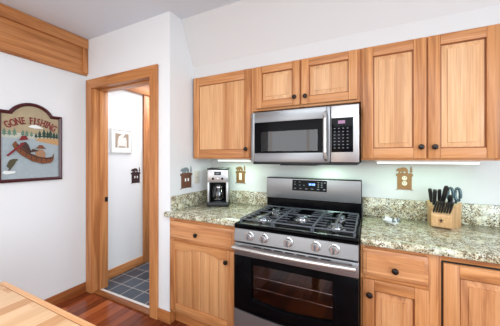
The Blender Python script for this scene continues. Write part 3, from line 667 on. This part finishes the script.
for sgn in (-1, 1):
    loop = [(sgn*.0175+(.0135*math.cos(a)), -.012, .062+.038*math.sin(a)) for a in [2*PI*k/20 for k in range(21)]]
    MB().tube(loop, .009, 8).tube([(sgn*.012, -.008, .026), (sgn*.006, -.002, .006)], .008, 8).build('handle', 'teal', sh, label='grey loop handle')
MB().box(-.016, .016, -.004, .004, 0, .014, 0, .002).lathe([(.006, 0), (.006, .006), (0, .006)], (0, -.003, .016), '-y', 12).build('pivot', 'chrome', sh)

# ------------------------------------------------------------------ spoon rest
sr = thing('spoon_rest', 'small glossy white spoon rest on the granite right of the stove', 'spoon rest', (.556, -.195, CT), math.radians(-50))
sr.scale = (.68, 1.0, 1.3)
rings = []
NS = 14
def sr_pt(t):
    x = -.085+.17*t; wd = .036*math.sin(min(1, t*1.15+.06)*PI)**.6 if t < .75 else .036*math.sin(.9226*PI)**.6*(1-(t-.75)*1.6)+.004
    return x, max(wd, .010)
low, top = [], []
for i in range(NS+1):
    t = i/NS; x, wd = sr_pt(t); zr = .012+.012*(abs(t-.45)*1.7)**2
    ring = []
    for k in range(7): u = -1+2*k/6; ring.append((x, u*wd, .002+(zr+.006)*abs(u)**2.2+(.010 if t > .9 else 0)))
    for k in range(7): u = 1-2*k/6; ring.append((x, u*wd*.90, .007+(zr+.004)*abs(u)**2.2+(.010 if t > .9 else 0)))
    rings.append(ring)
MB().loft(rings).build('dish', 'ceramic', sr)
MB().tube([(.045+.05*i/5, -.012+.02*i/5, .024+.004*i/5) for i in range(6)], [.010, .011, .011, .010, .008, .005], 10).build('handle_tip', 'rust', sr, label='grey tip')

# ------------------------------------------------------------------ table
EB = .024
tb = thing('dining_table', 'pale butcher block table in the lower left foreground', 'table', (-.40, -2.30, 0))
tx0, tx1, ty0, ty1, tz = -1.173, .05, -3.0, -1.521, .76
L_ = lambda x, y: (x+.40, y+2.30)
a, b_ = L_(tx0, ty0); c_, d_ = L_(tx1, ty1)
MB().box(a, c_, b_, d_-EB-.001, tz-.036, tz, bev=.003).build('tabletop', 'butcher', tb)
MB().box(a-.002, c_+.002, d_-EB, d_, tz-.036, tz, bev=.003).build('end_board', 'bread', tb, label='narrow cross board along the far edge')
MB().box(a+.03, c_-.03, d_-EB-.0015, d_-EB+.0005, tz-.033, tz-.0005).build('joint', 'threshold_wood', tb)
for x in (a+.09, c_-.09):
    for y in (b_+.09, d_-.11):
        MB().box(x-.032, x+.032, y-.032, y+.032, 0, tz-.036, bev=.005).build('leg', 'table_leg', tb)
MB().box(a+.10, c_-.10, d_-.11-.012, d_-.11+.012, tz-.126, tz-.036, bev=.002).box(a+.10, c_-.10, b_+.09-.012, b_+.09+.012, tz-.126, tz-.036, bev=.002).box(a+.09-.012, a+.09+.012, b_+.12, d_-.14, tz-.126, tz-.036, bev=.002).box(c_-.09-.012, c_-.09+.012, b_+.12, d_-.14, tz-.126, tz-.036, bev=.002).build('apron', 'bread', tb)

# ------------------------------------------------------------------ fishing sign
sg = thing('fishing_sign', 'arched maroon framed wooden sign reading gone fishing on the left wall', 'sign', (LX, -1.003, 1.163), PI/2)
def outline(o, n=28):
    w, sh_, R0, peak = .226-o, .585-o, .173-o, .672-o
    zc = .672-.173; xs = math.sqrt(max(R0**2-(sh_-zc)**2, 0)); a0 = math.atan2(sh_-zc, xs)
    arc = [(R0*math.cos(a0+(PI-2*a0)*i/n), zc+R0*math.sin(a0+(PI-2*a0)*i/n)) for i in range(n+1)]
    return [(-w, o), (w, o), (w, sh_)]+arc+[(-w, sh_)]
fr = MB(); A, B, C_ = outline(0), outline(.012), outline(.027)
fr.loft([[(x, 0, z) for x, z in A], [(x, -.020, z) for x, z in A], [(x, -.028, z) for x, z in B], [(x, -.020, z) for x, z in C_], [(x, -.006, z) for x, z in C_]], 0, cap=False)
fr.build('frame', 'sign_frame', sg)
bd = MB().prism(outline(.022), -.012, -.001, 'y').build('painted_board', 'sign_sky', sg)
SX = [1.0]
ZO = [0.0]
def flat(pts, y0, y1, name, mat, par, label=None): return MB().prism([(p[0]*SX[0], p[1]+ZO[0]) for p in pts], y1, y0, 'y').build(name, mat, par, label=label)
SX[0] = .90; e = .222
flat([(-e, .027), (e, .027), (e, .366), (-e, .366)], -.012, -.0135, 'lake', 'sign_lake', bd)
ZO[0] = .021
flat([(-e, .345), (e, .345), (e, .395), (.05, .385), (-e, .39)], -.012, -.0132, 'far_shore', 'sign_far', bd)
def pine(x, z, h, w): return [(x-w*.12, z), (x+w*.12, z), (x+w*.12, z+h*.15), (x+w*.5, z+h*.15), (x+w*.22, z+h*.45), (x+w*.38, z+h*.45), (x, z+h), (x-w*.38, z+h*.45), (x-w*.22, z+h*.45), (x-w*.5, z+h*.15), (x-w*.12, z+h*.15)]
t1 = MB(); t2 = MB()
for i, (x, h, w) in enumerate(((.06, .085, .05), (.095, .105, .055), (.125, .09, .05), (.15, .105, .055), (.18, .08, .05), (.205, .075, .04), (.03, .055, .035))): t1.prism(pine(x, .352, h*.8, w*.8), -.0145-.0002*i, -.013, 'y')
for i, (x, h, w) in enumerate(((-.2, .08, .05), (-.165, .07, .05), (-.13, .085, .05), (-.07, .075, .045), (-.04, .07, .045), (-.005, .06, .04))): t2.prism(pine(x, .362, h*.75, w*.75), -.0142-.0002*i, -.013, 'y')

for t_ in (t1, t2):
    for v in t_.bm.verts: v.co.x *= SX[0]; v.co.z += ZO[0]
t1.build('dark_pines', 'sign_tree', bd); t2.build('pale_pines', 'sign_tree2', bd)
flat([(.02, .335), (.07, .322), (e, .295), (e, .352), (.12, .356), (.05, .352)], -.0135, -.0152, 'shore', 'sign_sand', bd)
cl = [(-.03, .445), (.02, .435), (.09, .44), (.06, .456), (.03, .468), (-.005, .462)]
flat(cl, -.012, -.0135, 'cloud', 'foam', bd)
cn = [(-.145, .290), (-.125, .318), (-.115, .300), (-.03, .225), (.05, .190), (.12, .182), (.165, .190), (.175, .215), (.170, .160), (.150, .135), (.08, .128), (0, .150), (-.08, .200), (-.13, .250)]
cnm = MB().prism([(p_[0]*SX[0], p_[1]+ZO[0]) for p_ in cn], -.024, -.0135, 'y')
for x, z0, z1 in ((-.09, .225, .262), (-.05, .19, .226), (-.01, .165, .203), (.03, .15, .187), (.07, .142, .178), (.11, .146, .175), (.145, .155, .176)): cnm.prism([((x-.003)*SX[0], z0+ZO[0]), ((x+.003)*SX[0], z0+ZO[0]), ((x+.003)*SX[0], z1+ZO[0]-.004), ((x-.003)*SX[0], z1+ZO[0]-.004)], -.0248, -.023, 'y', 1)
cno = cnm.build('canoe', ['canoe', 'canoe_d'], bd, label='brown birch canoe')
flat([(-.118, .294), (-.03, .222), (.05, .187), (.12, .179), (.166, .187), (.168, .178), (.12, .169), (.05, .176), (-.035, .211), (-.122, .284)], -.024, -.0255, 'gunwale', 'canoe_d', cno)
flat([(-.10, .275), (-.02, .212), (-.01, .235), (-.03, .29), (-.05, .315), (-.085, .305)], -.0135, -.021, 'rear_paddler', 'canoe_d', bd, 'dark coated paddler')
flat([(-.105, .325), (-.03, .335), (-.04, .348), (-.05, .368), (-.085, .362), (-.092, .340)], -.021, -.024, 'rear_hat', 'sign_red', bd, 'red hat')
flat([(-.19, .200), (-.178, .192), (-.06, .300), (-.072, .312)], -.021, -.0265, 'paddle', 'sign_red', bd, 'red paddle')
flat([(.02, .195), (.10, .178), (.105, .22), (.085, .25), (.05, .255), (.03, .235)], -.0135, -.021, 'front_paddler', 'skin', bd, 'tan coated paddler')
flat([(.02, .262), (.11, .262), (.09, .275), (.08, .292), (.05, .292), (.04, .275)], -.021, -.024, 'front_hat', 'canoe', bd, 'brown hat')
flat([(.0, .258), (.045, .246), (.045, .240), (-.02, .225)], -.021, -.023, 'rod', 'canoe_d', bd)
ZO[0] = .055; FX = [(p_[0]*.85-.035, p_[1]*.92) for p_ in [(-.175, .085), (-.165, .115), (-.15, .14), (-.12, .150), (-.09, .148), (-.085, .138), (-.10, .130), (-.115, .10), (-.135, .075), (-.145, .055), (-.165, .045), (-.155, .065)]]
fh = flat(FX, -.0135, -.022, 'fish', 'fish', bd, 'leaping olive fish')
ZO[0] = .03
flat([(-.215, .05), (-.19, .038), (-.13, .045), (-.12, .06), (-.16, .062), (-.20, .068)], -.0135, -.0155, 'splash', 'foam', bd)
SX[0] = 1.0; ZO[0] = 0.0
# lettering on an arc
def glyph(ch, size):
    cu = bpy.data.curves.new('glyph', 'FONT'); cu.body = ch; cu.size = size; cu.extrude = .002; cu.offset = .0012; cu.align_x = 'CENTER'; cu.resolution_u = 4
    o = bpy.data.objects.new('glyph', cu); COL.objects.link(o); bpy.context.view_layer.update()
    me = bpy.data.meshes.new_from_object(o.evaluated_get(bpy.context.evaluated_depsgraph_get())); bpy.data.objects.remove(o); bpy.data.curves.remove(cu); return me
txt = 'GONE FISHING'; wd = {'I': .55, ' ': .62, 'N': 1.0, 'G': 1.05, 'O': 1.08, 'E': .9, 'F': .86, 'S': .9, 'H': 1.0}
tot = sum(wd[c] for c in txt); half = .172; Rr = .27; pos = 0; lt = bmesh.new()
for ch in txt:
    u = (pos+wd[ch]/2)/tot; pos += wd[ch]
    if ch == ' ': continue
    s_ = (u*2-1)*half; an = s_/Rr
    me = glyph(ch, .080)
    b2 = bmesh.new(); b2.from_mesh(me)
    # slab serifs
    xs = [v.co.x for v in b2.verts]; hgt = max(v.co.y for v in b2.verts)
    if ch in 'NFIHE':
        st = {'N': (min(xs)+.004, max(xs)-.004), 'H': (min(xs)+.004, max(xs)-.004), 'F': (min(xs)+.004,), 'E': (min(xs)+.004,), 'I': ((min(xs)+max(xs))/2,)}[ch]
        for sx in st:
            for yy in (0.001, hgt-.001):
                r_ = bmesh.ops.create_cube(b2, size=1)
                for v in r_['verts']: v.co = Vector((sx+v.co.x*.019, yy+v.co.y*.0055, v.co.z*.004))
    bmesh.ops.scale(b2, vec=(.62 if ch != 'I' else .8, 1, 1), verts=b2.verts[:])
    Mx = Matrix.Translation((Rr*math.sin(an), -.0150, .492-Rr+Rr*math.cos(an))) @ Matrix.Rotation(an, 4, 'Y') @ Matrix.Rotation(PI/2, 4, 'X')
    bmesh.ops.transform(b2, matrix=Mx, verts=b2.verts[:]); b2.to_mesh(me); b2.free(); lt.from_mesh(me); bpy.data.meshes.remove(me)
me = bpy.data.meshes.new('lettering'); lt.to_mesh(me); lt.free(); me.materials.append(M['sign_red'])
o = bpy.data.objects.new('lettering', me); COL.objects.link(o); o.parent = sg; o['label'] = 'maroon arched lettering'

# ------------------------------------------------------------------ hall picture
pc = thing('framed_picture', 'small white framed picture on the hall wall', 'picture', (LX, -.150, 1.424), PI/2)
w2, hh = .135, .278
fr = MB().box(-w2, -w2+.016, -.022, 0, 0, hh, 0, .002).box(w2-.016, w2, -.022, 0, 0, hh, 0, .002).box(-w2+.016, w2-.016, -.022, 0, 0, .016, 0, .002).box(-w2+.016, w2-.016, -.022, 0, hh-.016, hh, 0, .002)
fr.build('frame', 'white', pc)
MB().box(-w2+.014, w2-.014, -.014, -.002, .014, hh-.014).build('mat', 'white', pc)
pr = MB().box(-.085, .085, -.0155, -.0135, .06, .225).build('print', 'print_l', pc)
flat([(-.085, .06), (-.062, .06), (-.058, .14), (-.045, .19), (-.005, .215), (-.03, .222), (-.085, .225)], -.0155, -.0165, 'left_shape', 'print', pr)
flat([(.085, .06), (.062, .06), (.060, .14), (.05, .185), (.01, .175), (.03, .205), (.04, .225), (.085, .225)], -.0155, -.0165, 'right_shape', 'print', pr)
flat([(-.05, .06), (.05, .06), (.04, .075), (-.04, .078)], -.0155, -.0165, 'ground_shape', 'print', pr)
